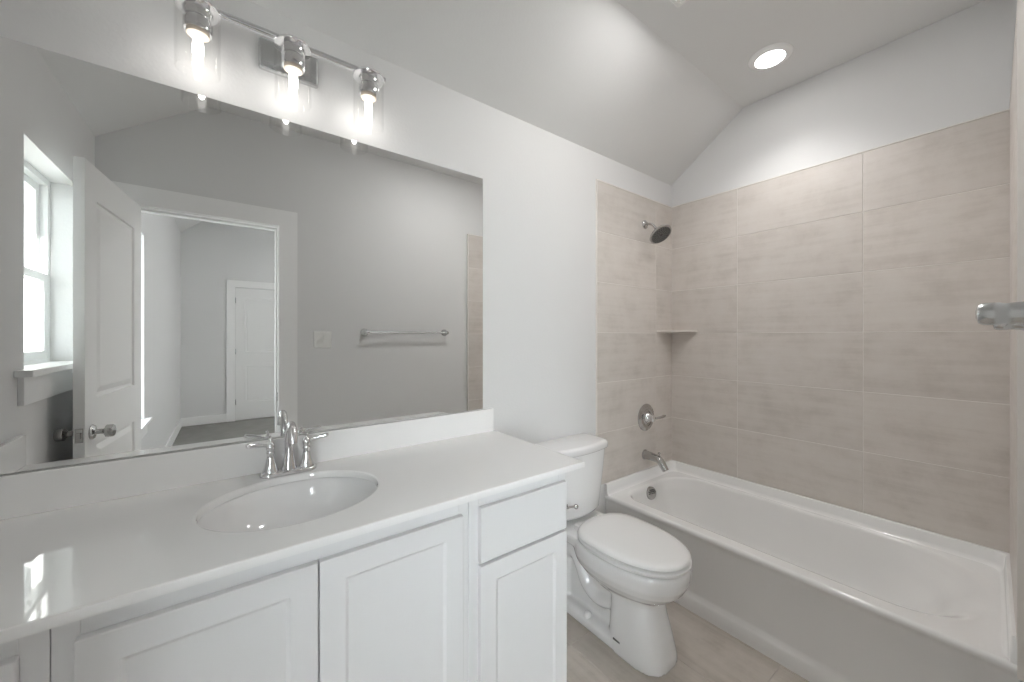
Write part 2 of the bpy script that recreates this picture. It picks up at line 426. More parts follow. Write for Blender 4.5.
bm = new(); box(bm, BXL, BXL + 0.014, BY, PY - 0.02, 0, 0.13); struct('baseboard_bedroom_left', bm, M['trim'], bevel=0.003)
DX0, DX1 = 0.112, 0.93
bm = new(); box(bm, BXL + 0.014, DX0 - 0.12, BY, BY + 0.014, 0, 0.13); box(bm, DX1 + 0.12, 3.0, BY, BY + 0.014, 0, 0.13); struct('baseboard_bedroom_far', bm, M['trim'], bevel=0.003)
bm = new()
box(bm, DX0 - 0.12, DX0 - 0.006, BY, BY + 0.03, 0, 2.195); box(bm, DX1 + 0.006, DX1 + 0.12, BY, BY + 0.03, 0, 2.195); box(bm, DX0 - 0.12, DX1 + 0.12, BY, BY + 0.031, 2.195, 2.305)
struct('trim_5', bm, M['trim'], bevel=0.002)
def door_leaf(name, w, h, t, loc, rz):
    bm = new()
    m = 0.115
    panel_slab(bm, w, h, t, [(m, w - m, 0.28, 0.90), (m, w - m, 1.10, h - 0.15)], [(0.004, 0.009), (0.018, 0.011), (0.045, 0.003)])
    o = struct(name, bm, M['doorp']); o.location = loc; o.rotation_euler = (0, 0, rz)
    return o
# closed closet door on the far bedroom wall
d2 = door_leaf('door_2', DX1 - DX0, 2.165, 0.012, (DX0, BY + 0.0125, 0.012), 0)
for z in (0.25, 1.08, 1.92):
    bm = new(); lathe(bm, [(0.007, 0), (0.007, 0.09)], (-0.003, 0.004, z), n=12); finish('hinge', bm, M['satin'], d2, smooth=40)
bm = new(); lathe(bm, [(0.03, 0), (0.03, 0.008), (0.012, 0.012), (0.012, 0.035), (0.026, 0.045), (0.026, 0.065), (0.015, 0.07)], (DX1 - DX0 - 0.07, 0, 0.95), (0, 1, 0), n=16); finish('knob', bm, M['satin'], d2, smooth=40)
# the open bathroom door: hinged at the left jamb, swung a little past square
LW = OX1 - OX0 - 0.006
ang = radians(90 + 6.3)
d1 = door_leaf('door_1', LW, 2.130, 0.035, (OX0 + 0.004, WO + 0.002, 0.012), ang)
KX, KZ = LW - 0.065, 0.955
def knob(side):
    bm = new(); y0 = 0 if side > 0 else -0.035
    lathe(bm, [(0.033, 0), (0.033, 0.004), (0.029, 0.009), (0.014, 0.013), (0.0115, 0.018), (0.0115, 0.036), (0.020, 0.043), (0.0265, 0.046), (0.0275, 0.052), (0.0275, 0.066), (0.025, 0.071), (0.012, 0.073)], (KX, y0, KZ), (0, side, 0), n=12)
    return finish('knob', bm, M['nickel'], d1, smooth=30)
knob(1); knob(-1)
bm = new(); box(bm, LW - 0.0005, LW + 0.0022, -0.030, -0.005, KZ - 0.03, KZ + 0.03); box(bm, LW + 0.002, LW + 0.010, -0.024, -0.011, KZ - 0.012, KZ + 0.012)
finish('latch_plate', bm, M['nickel'], d1, bevel=0.002)
for z in (0.22, 1.05, 1.86):
    bm = new(); lathe(bm, [(0.0065, 0), (0.0065, 0.09)], (0.0, 0.006, z), n=12); finish('hinge', bm, M['satin'], d1, smooth=40)

# added covered passage that shades the bathroom window, its lapped siding walls open to the sky at the far end
def siding(bm, p0, p1, z0, z1, nrm, t=0.1):
    """lapped boards on a wall from p0 to p1 (x, y), boards facing nrm"""
    z = z0; nx, ny = nrm; prof = [(-t, z0)]
    while z < z1 - 0.01:
        prof += [(0.014, z), (0.0, min(z + 0.15, z1))]; z += 0.15
    prof.append((-t, z1))
    rings(bm, [[(p[0] + nx * d, p[1] + ny * d, h) for d, h in prof] for p in (p0, p1)])
bm = new(); siding(bm, (-0.74, -0.22), (-2.6, -0.22), -0.3, 2.75, (0, 1)); struct('wall_outside_end', bm, M['siding'])
bm = new(); siding(bm, (-2.6, -0.3), (-2.6, 5.6), -0.3, 2.75, (1, 0)); struct('wall_outside_shade', bm, M['siding'])  # added to screen the window from the sky
bm = new(); box(bm, -0.85, -0.735, W + 0.05, 5.6, -0.3, 2.75); struct('wall_outside_house', bm, M['siding'])
bm = new(); box(bm, -2.75, -0.5, -0.32, 5.6, 2.75, 2.85); struct('ceiling_outside_shade', bm, M['trim'])  # added roof, holds sky light off the bathroom window
bm = new(); box(bm, -30, -0.75, -25, 25, -0.6, -0.3); struct('ground', bm, mat('pale_ground', (0.45, 0.44, 0.40), 0.9, var=0.15))

# ------------------------------------------------------------------ bathtub
TX0, TX1, TY0, TY1 = 1.866, XB - 0.001, 0.0, W - 0.001
DZ = 0.410; LZ = 0.476
tub = thing('bathtub', 'white alcove bathtub with flat apron below the beige wall tile', 'bathtub', (TX0, 0.76, 0))
def at_tub(bm):
    for v in bm.verts:
        # the right end follows the slightly out-of-square alcove wall
        k = max(0.0, min(1.0, (0.45 - v.co.y) / 0.45)); v.co.y += k * (ry(v.co.x) + 0.0012)
        v.co -= Vector((TX0, 0.76, 0))
bm = new()
def ring(x0, x1, y0, y1, r, z): return [(x, y, z) for x, y in rrect(x0, x1, y0, y1, r, 10)]
IX0, IX1, IY0, IY1 = 1.966, 2.568, 0.078, 1.440
rad_top = (0.20, 0.10, 0.23, 0.26)
rs = [ring(TX0 + 0.003, TX1, TY0, TY1, 0.004, 0.0),
      ring(TX0 + 0.004, TX1, TY0, TY1, 0.004, 0.02),
      ring(TX0 + 0.007, TX1, TY0, TY1, 0.004, 0.055),
      ring(TX0 + 0.011, TX1, TY0, TY1, 0.004, 0.066),
      ring(TX0 + 0.019, TX1, TY0, TY1, 0.004, 0.082),
      ring(TX0 + 0.021, TX1, TY0, TY1, 0.004, 0.095),
      ring(TX0 + 0.012, TX1, TY0, TY1, 0.004, 0.36),
      ring(TX0 + 0.008, TX1, TY0, TY1, 0.004, 0.375),
      ring(TX0 + 0.003, TX1, TY0, TY1, 0.004, 0.384),
      ring(TX0, TX1, TY0, TY1, 0.004, 0.392),
      ring(TX0 + 0.001, TX1, TY0, TY1, 0.005, 0.401),
      ring(TX0 + 0.006, TX1, TY0, TY1, 0.006, 0.4075),
      ring(TX0 + 0.014, TX1, TY0, TY1, 0.008, DZ),
      ring(TX0 + 0.016, TX1, TY0, TY1, 0.008, DZ),
      ring(IX0 - 0.036, IX1 + 0.018, IY0 - 0.036, IY1 + 0.024, tuple(r + 0.026 for r in rad_top), DZ),
      ring(IX0 - 0.028, IX1 + 0.014, IY0 - 0.030, IY1 + 0.018, tuple(r + 0.020 for r in rad_top), DZ - 0.0006),
      ring(IX0 - 0.017, IX1 + 0.008, IY0 - 0.018, IY1 + 0.010, tuple(r + 0.012 for r in rad_top), DZ - 0.004),
      ring(IX0 - 0.008, IX1 + 0.003, IY0 - 0.003, IY1 + 0.004, tuple(r + 0.005 for r in rad_top), DZ - 0.011),
      ring(IX0 - 0.001, IX1, IY0 + 0.016, IY1, rad_top, DZ - 0.023),
      ring(IX0 + 0.005, IX1 - 0.003, IY0 + 0.040, IY1 - 0.003, rad_top, DZ - 0.042),
      ring(IX0 + 0.011, IX1 - 0.007, IY0 + 0.078, IY1 - 0.008, rad_top, DZ - 0.078),
      ring(IX0 + 0.020, IX1 - 0.012, IY0 + 0.125, IY1 - 0.014, (0.18, 0.11, 0.23, 0.25), 0.27),
      ring(IX0 + 0.034, IX1 - 0.022, IY0 + 0.195, IY1 - 0.025, (0.16, 0.12, 0.22, 0.24), 0.19),
      ring(IX0 + 0.052, IX1 - 0.036, IY0 + 0.265, IY1 - 0.040, (0.14, 0.12, 0.20, 0.21), 0.120),
      ring(IX0 + 0.065, IX1 - 0.048, IY0 + 0.300, IY1 - 0.054, (0.13, 0.11, 0.17, 0.19), 0.096),
      ring(IX0 + 0.085, IX1 - 0.066, IY0 + 0.335, IY1 - 0.074, (0.12, 0.10, 0.15, 0.17), 0.079),
      ring(IX0 + 0.125, IX1 - 0.105, IY0 + 0.38, IY1 - 0.12, (0.09, 0.08, 0.12, 0.13), 0.070)]
n_out = 15; fine = rs[:n_out]
for i in range(n_out - 1, len(rs) - 1):          # smooth interpolation between the basin's rings
    q = [rs[max(i - 1, 0)], rs[i], rs[i + 1], rs[min(i + 2, len(rs) - 1)]]
    for k in (1, 2, 3):
        t = k / 3; row = []
        for p0, p1, p2, p3 in zip(*[[Vector(p) for p in r] for r in q]):
            row.append(0.5 * ((2 * p1) + (p2 - p0) * t + (2 * p0 - 5 * p1 + 4 * p2 - p3) * t * t + (3 * p1 - p0 - 3 * p2 + p3) * t ** 3) if i >= n_out else p1.lerp(p2, t))
        fine.append(row)
rings(bm, fine, True, True, True)
at_tub(bm); finish('shell', bm, M['tub'], tub, smooth=50)
# raised tiling lip along three sides: profile (distance from wall, height) swept along a U path
prof = [(0.0, DZ - 0.01), (0.0, LZ), (0.013, LZ), (0.0165, LZ - 0.0015), (0.0185, LZ - 0.006), (0.0215, DZ + 0.020), (0.0245, DZ + 0.008), (0.0290, DZ + 0.002), (0.0350, DZ - 0.001)]
def corner_pts(d):
    """U path at distance d from the three walls with rounded inner corners"""
    r = 0.012 + d * 1.2; pts = [(TX0 + 0.0015, TY0 + d)]
    cx, cy = TX1 - d - r, TY0 + d + r
    for i in range(9):
        a = radians(-90 + 90 * i / 8); pts.append((cx + r * cos(a), cy + r * sin(a)))
    cy = TY1 - d - r
    for i in range(9):
        a = radians(90 * i / 8); pts.append((cx + r * cos(a), cy + r * sin(a)))
    pts.append((TX0 + 0.0015, TY1 - d)); return pts
bm = new()
G = []
for d, z in prof:
    if d == 0.0: pts = [(TX0 + 0.0015, TY0)] + [(TX1, TY0)] * 9 + [(TX1, TY1)] * 9 + [(TX0 + 0.0015, TY1)]
    else: pts = corner_pts(d)
    pts = [(TX0 + 0.010, pts[0][1]), (TX0 + 0.045, pts[0][1])] + pts[1:]      # the right end of the lip dies into the deck
    G.append([bm.verts.new((x, y, z if i else DZ - 0.01 + (z - DZ + 0.01) * 0.16)) for i, (x, y) in enumerate(pts)])
for a, b in zip(G[:-1], G[1:]):
    for i in range(len(a) - 1):
        bm.faces.new((a[i], a[i + 1], b[i + 1], b[i]))
for k in (0, -1): bm.faces.new([r[k] for r in G])
bmesh.ops.remove_doubles(bm, verts=bm.verts, dist=1e-5)
at_tub(bm); finish('rim_lip', bm, M['tub'], tub, smooth=50)
# overflow plate on the drain end, drain in the floor of the tub
bm = new(); c = (2.222, IY1 - 0.006, 0.358)
lathe(bm, [(0.041, -0.012), (0.041, 0.010), (0.038, 0.014), (0.031, 0.0155), (0.0, 0.0165)], c, (-0.22, -1, 0.14), n=32)
at_tub(bm); ov = finish('overflow_plate', bm, M['nickel'], tub, smooth=40); ov['label'] = 'round metal overflow plate'
bm = new()
for i in range(-2, 3):
    for j in range(-2, 3):
        if i * i + j * j < 7:
            lathe(bm, [(0.0042, -0.002), (0.0042, 0.0022)], (c[0] + i * 0.0115 - 0.0032, c[1] - 0.0145 - i * 0.0025 - j * 0.0016, c[2] + j * 0.0115 + 0.002), (-0.22, -1, 0.14), n=8)
at_tub(bm); finish('overflow_slots', bm, M['gap'], ov)
bm = new(); lathe(bm, [(0.036, 0), (0.036, 0.003), (0.028, 0.005), (0.02, 0.012), (0.0, 0.014)], (2.26, 1.22, 0.069)); at_tub(bm); finish('drain', bm, M['nickel'], tub, smooth=40)

# tub spout
sp = thing('tub_spout', 'polished tub spout with pull-up diverter on the tile above the tub end', 'tub spout', (2.282, W - 0.008, 0.580))
bm = new()
pth = smooth_path([(0, 0.0, 0), (0, -0.03, -0.001), (0, -0.075, -0.004), (0, -0.105, -0.009), (0, -0.124, -0.026), (0, -0.140, -0.048), (0, -0.156, -0.070)], 5)
tube(bm, pth, lerp_list([0.031, 0.028, 0.0255, 0.025, 0.0245, 0.0225, 0.0205], len(pth)), 24)
s_o = finish('spout_body', bm, M['nickel'], sp, smooth=45)
bm = new(); lathe(bm, [(0.004, 0), (0.004, 0.016), (0.009, 0.018), (0.009, 0.026), (0.005, 0.029)], (0, -0.112, 0.010), (0, 0.15, 1), n=14); finish('diverter_knob', bm, M['nickel'], sp, smooth=40)
bm = new(); lathe(bm, [(0.034, 0), (0.034, 0.004), (0.031, 0.007)], (0, 0.0, 0), (0, -1, 0), n=28); finish('wall_ring', bm, M['nickel'], sp, smooth=40)

# mixing valve
vl = thing('shower_valve', 'round nickel shower valve plate with lever handle above the tub spout', 'shower valve', (2.293, W - 0.008, 0.832))
bm = new(); lathe(bm, [(0.092, 0), (0.092, 0.003), (0.088, 0.007), (0.074, 0.010), (0.070, 0.0135), (0.058, 0.0145), (0.054, 0.0115), (0.046, 0.0125), (0.040, 0.018), (0.0, 0.018)], (0, 0, 0), (0, -1, 0), n=48); finish('escutcheon', bm, M['nickel'], vl, smooth=35)
bm = new(); lathe(bm, [(0.036, 0.014), (0.035, 0.022), (0.027, 0.030), (0.021, 0.042), (0.0195, 0.050), (0.023, 0.053), (0.023, 0.060), (0.017, 0.066), (0.0, 0.069)], (0, 0, 0), (0, -1, 0), n=28); hb = finish('handle_hub', bm, M['chrome'], vl, smooth=40)
bm = new()
pth = smooth_path([(0.004, -0.050, 0.0), (0.030, -0.066, 0.002), (0.062, -0.076, 0.005), (0.090, -0.078, 0.009), (0.110, -0.078, 0.011)], 5)
tube(bm, pth, lerp_list([0.010, 0.0075, 0.0085, 0.0105, 0.006], len(pth)), 16)
finish('lever', bm, M['nickel'], vl, smooth=60)

# shower head
sh = thing('wall_mounted_shower', 'round nickel shower head on a short bent arm high on the tile', 'shower head', (2.282, W - 0.008, 2.150))
bm = new(); lathe(bm, [(0.030, 0), (0.030, 0.003), (0.026, 0.008), (0.013, 0.013), (0.011, 0.02)], (0, 0, 0), (0, -1, 0), n=28); finish('wall_flange', bm, M['nickel'], sh, smooth=40)
HN = Vector((-0.10, -0.62, -0.78)).normalized(); HC = Vector((0.0, -0.118, -0.092))
bm = new(); pth = smooth_path([(0, -0.006, 0), (0, -0.035, -0.003), (0, -0.062, -0.017), tuple(HC - HN * 0.052)], 6)
tube(bm, pth, 0.0085, 16); finish('arm', bm, M['nickel'], sh, smooth=60)
bm = new(); lathe(bm, [(0.013, -0.058), (0.016, -0.052), (0.016, -0.040), (0.024, -0.030), (0.048, -0.020), (0.070, -0.010), (0.076, -0.002), (0.075, 0.004), (0.070, 0.006), (0.0, 0.006)], HC, HN, n=48); hd = finish('head', bm, M['nickel'], sh, smooth=40)
bm = new(); lathe(bm, [(0.066, 0.0055), (0.066, 0.0072), (0.0, 0.0078)], HC, HN, n=48); fcx = finish('spray_face', bm, M['sprayface'], hd, smooth=40); fcx['label'] = 'dark grey spray face'
bm = new(); s_, t_ = frame_of(HN)
for rr, k in ((0.058, 26), (0.049, 22), (0.040, 18), (0.030, 14), (0.021, 9)):
    for i in range(k):
        a = 2 * pi * i / k + rr * 40; lathe(bm, [(0.0034, 0.007), (0.0028, 0.0100)], HC + (s_ * cos(a) + t_ * sin(a)) * rr, HN, n=6)
lathe(bm, [(0.011, 0.007), (0.010, 0.0095), (0.0, 0.010)], HC, HN, n=16)
finish('nozzles', bm, M['darkrub'], hd)

# corner shelf
bm = new()
c0 = (XB - 0.010, W - 0.008); tri = [c0, (c0[0] - 0.192, c0[1]), (c0[0] - 0.186, c0[1] - 0.012), (c0[0] - 0.012, c0[1] - 0.186), (c0[0], c0[1] - 0.192)]
prism(bm, tri, 'z', 1.416, 1.430)
tag(finish('corner_shelf', bm, M['tilex'], None, bevel=0.002), 'triangular beige stone shelf in the corner of the tub tile', 'shelf')

# ------------------------------------------------------------------ toilet
CX = 1.472
to = thing('toilet', 'white two-piece toilet with closed lid between the vanity and the bathtub', 'toilet', (CX, 1.10, 0))
def egg(w, yf, yb, n=48, pw=2.0, back=1.0):
    """outline around x=0, front at yf, back at yb (local y = world y - 1.10), widest at 58 % to the back"""
    ym = yf + (yb - yf) * 0.56; out = []
    for i in range(n):
        a = 2 * pi * i / n; c, s = cos(a), sin(a)
        e = 2 / pw
        x = w * math.copysign(abs(c) ** e, c)
        y = ym + (math.copysign(abs(s) ** (e if s < 0 else e * back), s)) * ((yb - ym) if s > 0 else (ym - yf))
        out.append((x, y))
    return out
bm = new()
Y = lambda y: y - 1.10
# upper bowl
rs = []
for w, yf, yb, z, p in ((0.085, 0.95, 1.22, 0.225, 2.2), (0.110, 0.895, 1.27, 0.255, 2.2), (0.146, 0.845, 1.31, 0.290, 2.2), (0.172, 0.810, 1.33, 0.325, 2.2), (0.188, 0.791, 1.335, 0.360, 2.2), (0.192, 0.785, 1.335, 0.395, 2.2), (0.191, 0.786, 1.335, 0.416, 2.2), (0.184, 0.793, 1.33, 0.4245, 2.2)):
    rs.append([(x, y, z) for x, y in egg(w, Y(yf), Y(yb), pw=p)])
rings(bm, rs)
# front pedestal
rs = []
for w, yf, yb, z in ((0.119, 0.850, 1.125, 0.0), (0.118, 0.852, 1.125, 0.03), (0.110, 0.870, 1.12, 0.10), (0.103, 0.895, 1.115, 0.18), (0.100, 0.908, 1.115, 0.24), (0.104, 0.91, 1.13, 0.30)):
    rs.append([(x, y, z) for x, y in egg(w, Y(yf), Y(yb), pw=2.9)])
rings(bm, rs)
# foot plate to the back
rs = []
for k, z in ((0.0, 0.0), (0.0, 0.035), (0.006, 0.045), (0.018, 0.052)):
    rs.append([(x, y, z) for x, y in rrect(-0.112 + k, 0.112 - k, Y(0.93), Y(1.455) - k, 0.07, 8)])
rings(bm, rs)
# web between the trapway sides and tank deck
rs = []
for w, y0, y1, z in ((0.048, 1.0, 1.40, 0.0), (0.050, 1.0, 1.40, 0.20), (0.062, 1.0, 1.44, 0.33), (0.10, 1.0, 1.475, 0.385)):
    rs.append([(x, y, z) for x, y in rrect(-w, w, Y(y0), Y(y1), 0.03, 6)])
rings(bm, rs)
rs = []
for w, y1, z in ((0.125, 1.485, 0.365), (0.150, 1.495, 0.385), (0.158, 1.498, 0.42), (0.156, 1.496, 0.430)):
    rs.append([(x, y, z) for x, y in rrect(-w, w, Y(1.20), Y(y1), 0.05, 6)])
rings(bm, rs)
# trapway: an S of porcelain, bulging out of the web on both sides
pth = smooth_path([(0, Y(1.10), 0.17), (0, Y(1.19), 0.135), (0, Y(1.265), 0.165), (0, Y(1.305), 0.235), (0, Y(1.345), 0.285), (0, Y(1.39), 0.265), (0, Y(1.41), 0.19), (0, Y(1.415), 0.10), (0, Y(1.42), 0.02)], 6)
P = [Vector(p) for p in pth]; rs = []
for i, p in enumerate(P):
    d = (P[min(i + 1, len(P) - 1)] - P[max(i - 1, 0)]).normalized(); nrm = Vector((1, 0, 0)); t = nrm.cross(d).normalized()
    rs.append([p + nrm * cos(2 * pi * k / 20) * 0.080 + t * sin(2 * pi * k / 20) * 0.046 for k in range(20)])
rings(bm, rs)
bw = finish('bowl', bm, M['porc'], to)
rm = bw.modifiers.new('remesh', 'REMESH'); rm.mode = 'VOXEL'; rm.voxel_size = 0.0055; rm.use_smooth_shade = True
smo = bw.modifiers.new('smooth', 'SMOOTH'); smo.factor = 0.5; smo.iterations = 7
# tank, slightly bowed front, narrower towards its base
def tank_outline(w, yb, yf, bow, r=0.03, n=10):
    pts = []
    for x, y in rrect(-w, w, Y(yf), Y(yb), (0.015, 0.015, r, r), 6): pts.append([x, y])
    # densify the front edge for the bow
    out = []
    for i, p in enumerate(pts):
        q = pts[(i + 1) % len(pts)]; out.append(p)
        if abs(p[1] - q[1]) < 1e-6 and p[1] < Y(yf) + 1e-6 and abs(q[0] - p[0]) > 0.1:
            for k in range(1, n): out.append([p[0] + (q[0] - p[0]) * k / n, p[1]])
    for p in out:
        if p[1] < Y(yb) - 0.05: p[1] -= bow * (1 - (p[0] / w) ** 2)
    return out
bm = new(); rs = []
for w, yf, z in ((0.125, 1.362, 0.460), (0.138, 1.352, 0.464), (0.146, 1.346, 0.478), (0.163, 1.342, 0.59), (0.178, 1.338, 0.71), (0.186, 1.336, 0.784)):
    rs.append([(x, y, z) for x, y in tank_outline(w, 1.508, yf, 0.028)])
rings(bm, rs); finish('tank', bm, M['porc'], to, smooth=50)
bm = new(); rs = []
for k, z in ((0.010, 0.782), (0.003, 0.784), (0.0, 0.789), (0.0, 0.809), (0.002, 0.816), (0.008, 0.822), (0.02, 0.8245)):
    rs.append([(x, y, z) for x, y in tank_outline(0.207 - k, 1.517 - k * 0.6, 1.330 + k, 0.028, 0.035)])
rings(bm, rs); finish('tank_lid', bm, M['porc'], to, smooth=50)
# seat and lid
bm = new(); rs = []
for k, z in ((0.010, 0.4300), (0.001, 0.434), (0.0, 0.4445), (0.006, 0.4490)):
    rs.append([(x, y, z) for x, y in egg(0.190 - k, Y(0.784) + k, Y(1.285) - k, pw=2.15, back=0.62)])
rings(bm, rs); finish('seat', bm, M['seat'], to, smooth=50)
bm = new(); rs = []
for k, z in ((0.035, 0.4562), (0.004, 0.4566), (0.0, 0.460), (0.003, 0.468), (0.012, 0.4735), (0.04, 0.476), (0.09, 0.4775)):
    rs.append([(x, y, z) for x, y in egg(0.188 - k, Y(0.787) + k, Y(1.283) - k, pw=2.15, back=0.55)])
rings(bm, rs); finish('lid', bm, M['seat'], to, smooth=50)
for s in (-1, 1):
    bm = new(); rs = []
    for k, z in ((0.0, 0.428), (0.0, 0.452), (0.006, 0.459)):
        rs.append([(x, y, z) for x, y in rrect(s * 0.075 - 0.022 + k, s * 0.075 + 0.022 - k, Y(1.272), Y(1.312) - k, 0.009, 4)])
    rings(bm, rs); finish('hinge', bm, M['seat'], to, smooth=40)
    bm = new(); lathe(bm, [(0.019, 0), (0.0185, 0.014), (0.015, 0.022), (0.008, 0.0265), (0, 0.027)], (s * 0.090, Y(1.225), 0.042), n=20); finish('bolt_cap', bm, M['seat'], to, smooth=60)
# flush lever on the front left of the tank
bm = new(); lathe(bm, [(0.014, 0), (0.014, 0.004), (0.009, 0.009), (0.007, 0.020), (0.0, 0.021)], (-0.135, Y(1.330), 0.545), (0, -1, 0), n=16)
pth = smooth_path([(-0.135, Y(1.314), 0.545), (-0.120, Y(1.310), 0.545), (-0.098, Y(1.304), 0.543), (-0.092, Y(1.303), 0.542)], 5)
tube(bm, pth, lerp_list([0.006, 0.005, 0.006, 0.0075], len(pth)), 12)
bmesh.ops.create_uvsphere(bm, u_segments=16, v_segments=10, radius=0.0125, matrix=Matrix.Translation((-0.090, Y(1.302), 0.542)))
finish('flush_lever', bm, M['nickel'], to, smooth=50)['label'] = 'shiny metal flush lever'
# small dark maker's mark low on the pedestal
bm = new()
box(bm, -0.1152, -0.1115, Y(1.022), Y(1.058), 0.054, 0.061)
finish('maker_mark', bm, M['gap'], to)['label'] = 'small dark printed mark'

# ------------------------------------------------------------------ vanity
CF = 0.962                # face of the cabinet frames
CZ = 0.910                # top of the cabinets
def cabinet(name, label, x0, x1, fronts, group=None):
    """fronts: (kind, x0, x1, z0, z1) overlay doors and drawers in world x and z"""
    t = thing(name, label, 'cabinet', ((x0 + x1) / 2, (CF + W) / 2, 0), 0, group)
    ox, oy = (x0 + x1) / 2, (CF + W) / 2
    bm = new()
    for a, b in ((x0, x0 + 0.016), (x1 - 0.016, x1)): box(bm, a - ox, b - ox, CF + 0.018 - oy, W - 0.002 - oy, 0.0, CZ)
    box(bm, x0 + 0.016 - ox, x1 - 0.016 - ox, CF + 0.018 - oy, W - 0.004 - oy, 0.10, 0.116)
    box(bm, x0 + 0.016 - ox, x1 - 0.016 - ox, W - 0.016 - oy, W - 0.004 - oy, 0.116, CZ)
    box(bm, x0 + 0.016 - ox, x1 - 0.016 - ox, CF + 0.07 - oy, CF + 0.085 - oy, 0.0, 0.10)
    finish('carcass', bm, M['cab'], t)
    bm = new(); st = 0.034
    box(bm, x0 + 0.0007 - ox, x0 + st - ox, CF - oy, CF + 0.0185 - oy, 0.10, CZ); box(bm, x1 - st - ox, x1 - 0.0007 - ox, CF - oy, CF + 0.0185 - oy, 0.10, CZ)
    box(bm, x0 + st - ox, x1 - st - ox, CF - oy, CF + 0.018 - oy, CZ - 0.05, CZ); box(bm, x0 + st - ox, x1 - st - ox, CF - oy, CF + 0.018 - oy, 0.10, 0.14)
    zs = sorted({f[3] for f in fronts if f[0] == 'drawer'})
    for z in zs: box(bm, x0 + st - ox, x1 - st - ox, CF - oy, CF + 0.018 - oy, z - 0.022, z + 0.012)
    finish('face_frame', bm, M['cab'], t, bevel=0.0008)
    for kind, a, b, z0, z1 in fronts:
        bm = new(); w, h = b - a, z1 - z0
        if kind == 'door' or h > 0.2:
            s = 0.055
            panel_slab(bm, w, h, 0.019, [(s, w - s, s, h - s)], [(0.002, 0.0015), (0.007, 0.0045), (0.0085, 0.005)], both=False)
        else:
            panel_slab(bm, w, h, 0.019, [], [])
        # local front looks to +y: turn it round to face the room
        for v in bm.verts: v.co = Vector((w - v.co.x, -v.co.y, v.co.z))
        for v in bm.verts: v.co += Vector((a - ox, CF - 0.0195 - oy, z0))
        finish(kind, bm, M['cab'], t, bevel=0.0022)
    return t
SX0, SX1 = -0.236, 0.569
cabinet('vanity_cabinet', 'white two-door sink cabinet under the oval basin', SX0, SX1,
        [('door', -0.206, 0.1655, 0.125, 0.872), ('door', 0.1685, 0.542, 0.125, 0.872)])
cabinet('vanity_cabinet', 'white cabinet of one drawer over one door beside the toilet', SX1, 0.968,
        [('drawer', 0.600, 0.957, 0.712, 0.876), ('door', 0.600, 0.957, 0.125, 0.702)])
cabinet('vanity_cabinet', 'white drawer cabinet at the left end of the vanity by the window wall', XR + 0.003, SX0,
        [('drawer', -0.55, -0.268, 0.712, 0.872), ('drawer', -0.55, -0.268, 0.42, 0.702), ('drawer', -0.55, -0.268, 0.125, 0.41)])

# countertop with its backsplashes
ct = thing('countertop', 'glossy white countertop with an oval sink opening on the vanity cabinets', 'countertop', (0.22, 1.23, CZ))
SCX, SCY, SA, SB = 0.160, 1.232, 0.221, 0.184
KX0, KX1, KY0, KY1, KZ1 = XR + 0.002, 1.042, 0.936, W - 0.001, 0.930
def ell(a, b, n, ang=None): return [(SCX + a * cos(t), SCY + b * sin(t)) for t in (ang or [2 * pi * i / n for i in range(n)])]
cor = [math.atan2(y - SCY, x - SCX) % (2 * pi) for x in (KX0, KX1) for y in (KY0, KY1)]
angs = sorted({round(a, 6) for a in [2 * pi * i / 112 for i in range(112)] + cor})
def on_rect(t, k):
    c, s = cos(t), sin(t); best = 1e9
    for lim, comp in ((KX1 - k - SCX, c), (KX0 + k - SCX, c), (KY1 - k - SCY, s), (KY0 + k - SCY, s)):
        if abs(comp) > 1e-9 and lim / comp > 0: best = min(best, lim / comp)
    return (SCX + c * best, SCY + s * best)
def e_at(t, a, b):
    # ellipse point in the direction t
    c, s = cos(t), sin(t); r = 1 / sqrt((c / a) ** 2 + (s / b) ** 2); return (SCX + c * r, SCY + s * r)
bm = new(); rs = []
rs.append([(*e_at(t, SA, SB), CZ) for t in angs])
rs.append([(*on_rect(t, 0.0), CZ) for t in angs])
rs.append([(*on_rect(t, 0.0), KZ1 - 0.003) for t in angs])
rs.append([(*on_rect(t, 0.001), KZ1 - 0.0009) for t in angs])
rs.append([(*on_rect(t, 0.003), KZ1) for t in angs])
rs.append([(*on_rect(t, 0.005), KZ1) for t in angs])
rs.append([(*e_at(t, SA + 0.009, SB + 0.009), KZ1) for t in angs])
rs.append([(*e_at(t, SA + 0.006, SB + 0.006), KZ1) for t in angs])
rs.append([(*e_at(t, SA + 0.002, SB + 0.002), KZ1 - 0.002) for t in angs])
rs.append([(*e_at(t, SA, SB), KZ1 - 0.006) for t in angs])
rs.append([(*e_at(t, SA, SB), CZ) for t in angs])
rings(bm, rs, True, False, False); bmesh.ops.remove_doubles(bm, verts=bm.verts, dist=1e-6)
for v in bm.verts: v.co -= Vector((0.22, 1.23, CZ))
finish('slab', bm, M['counter'], ct, smooth=30)
bm = new(); box(bm, KX0, 1.026, W - 0.020, W - 0.001, KZ1, 1.038)
tag(finish('backsplash', bm, M['counter'], None, bevel=0.002), 'long low white backsplash on the countertop below the mirror', 'backsplash')
bm = new(); box(bm, KX0, KX0 + 0.019, KY0 + 0.004, W - 0.0205, KZ1, 1.038)
tag(finish('side_splash', bm, M['counter'], None, bevel=0.002), 'short white side splash at the window end of the countertop', 'backsplash')

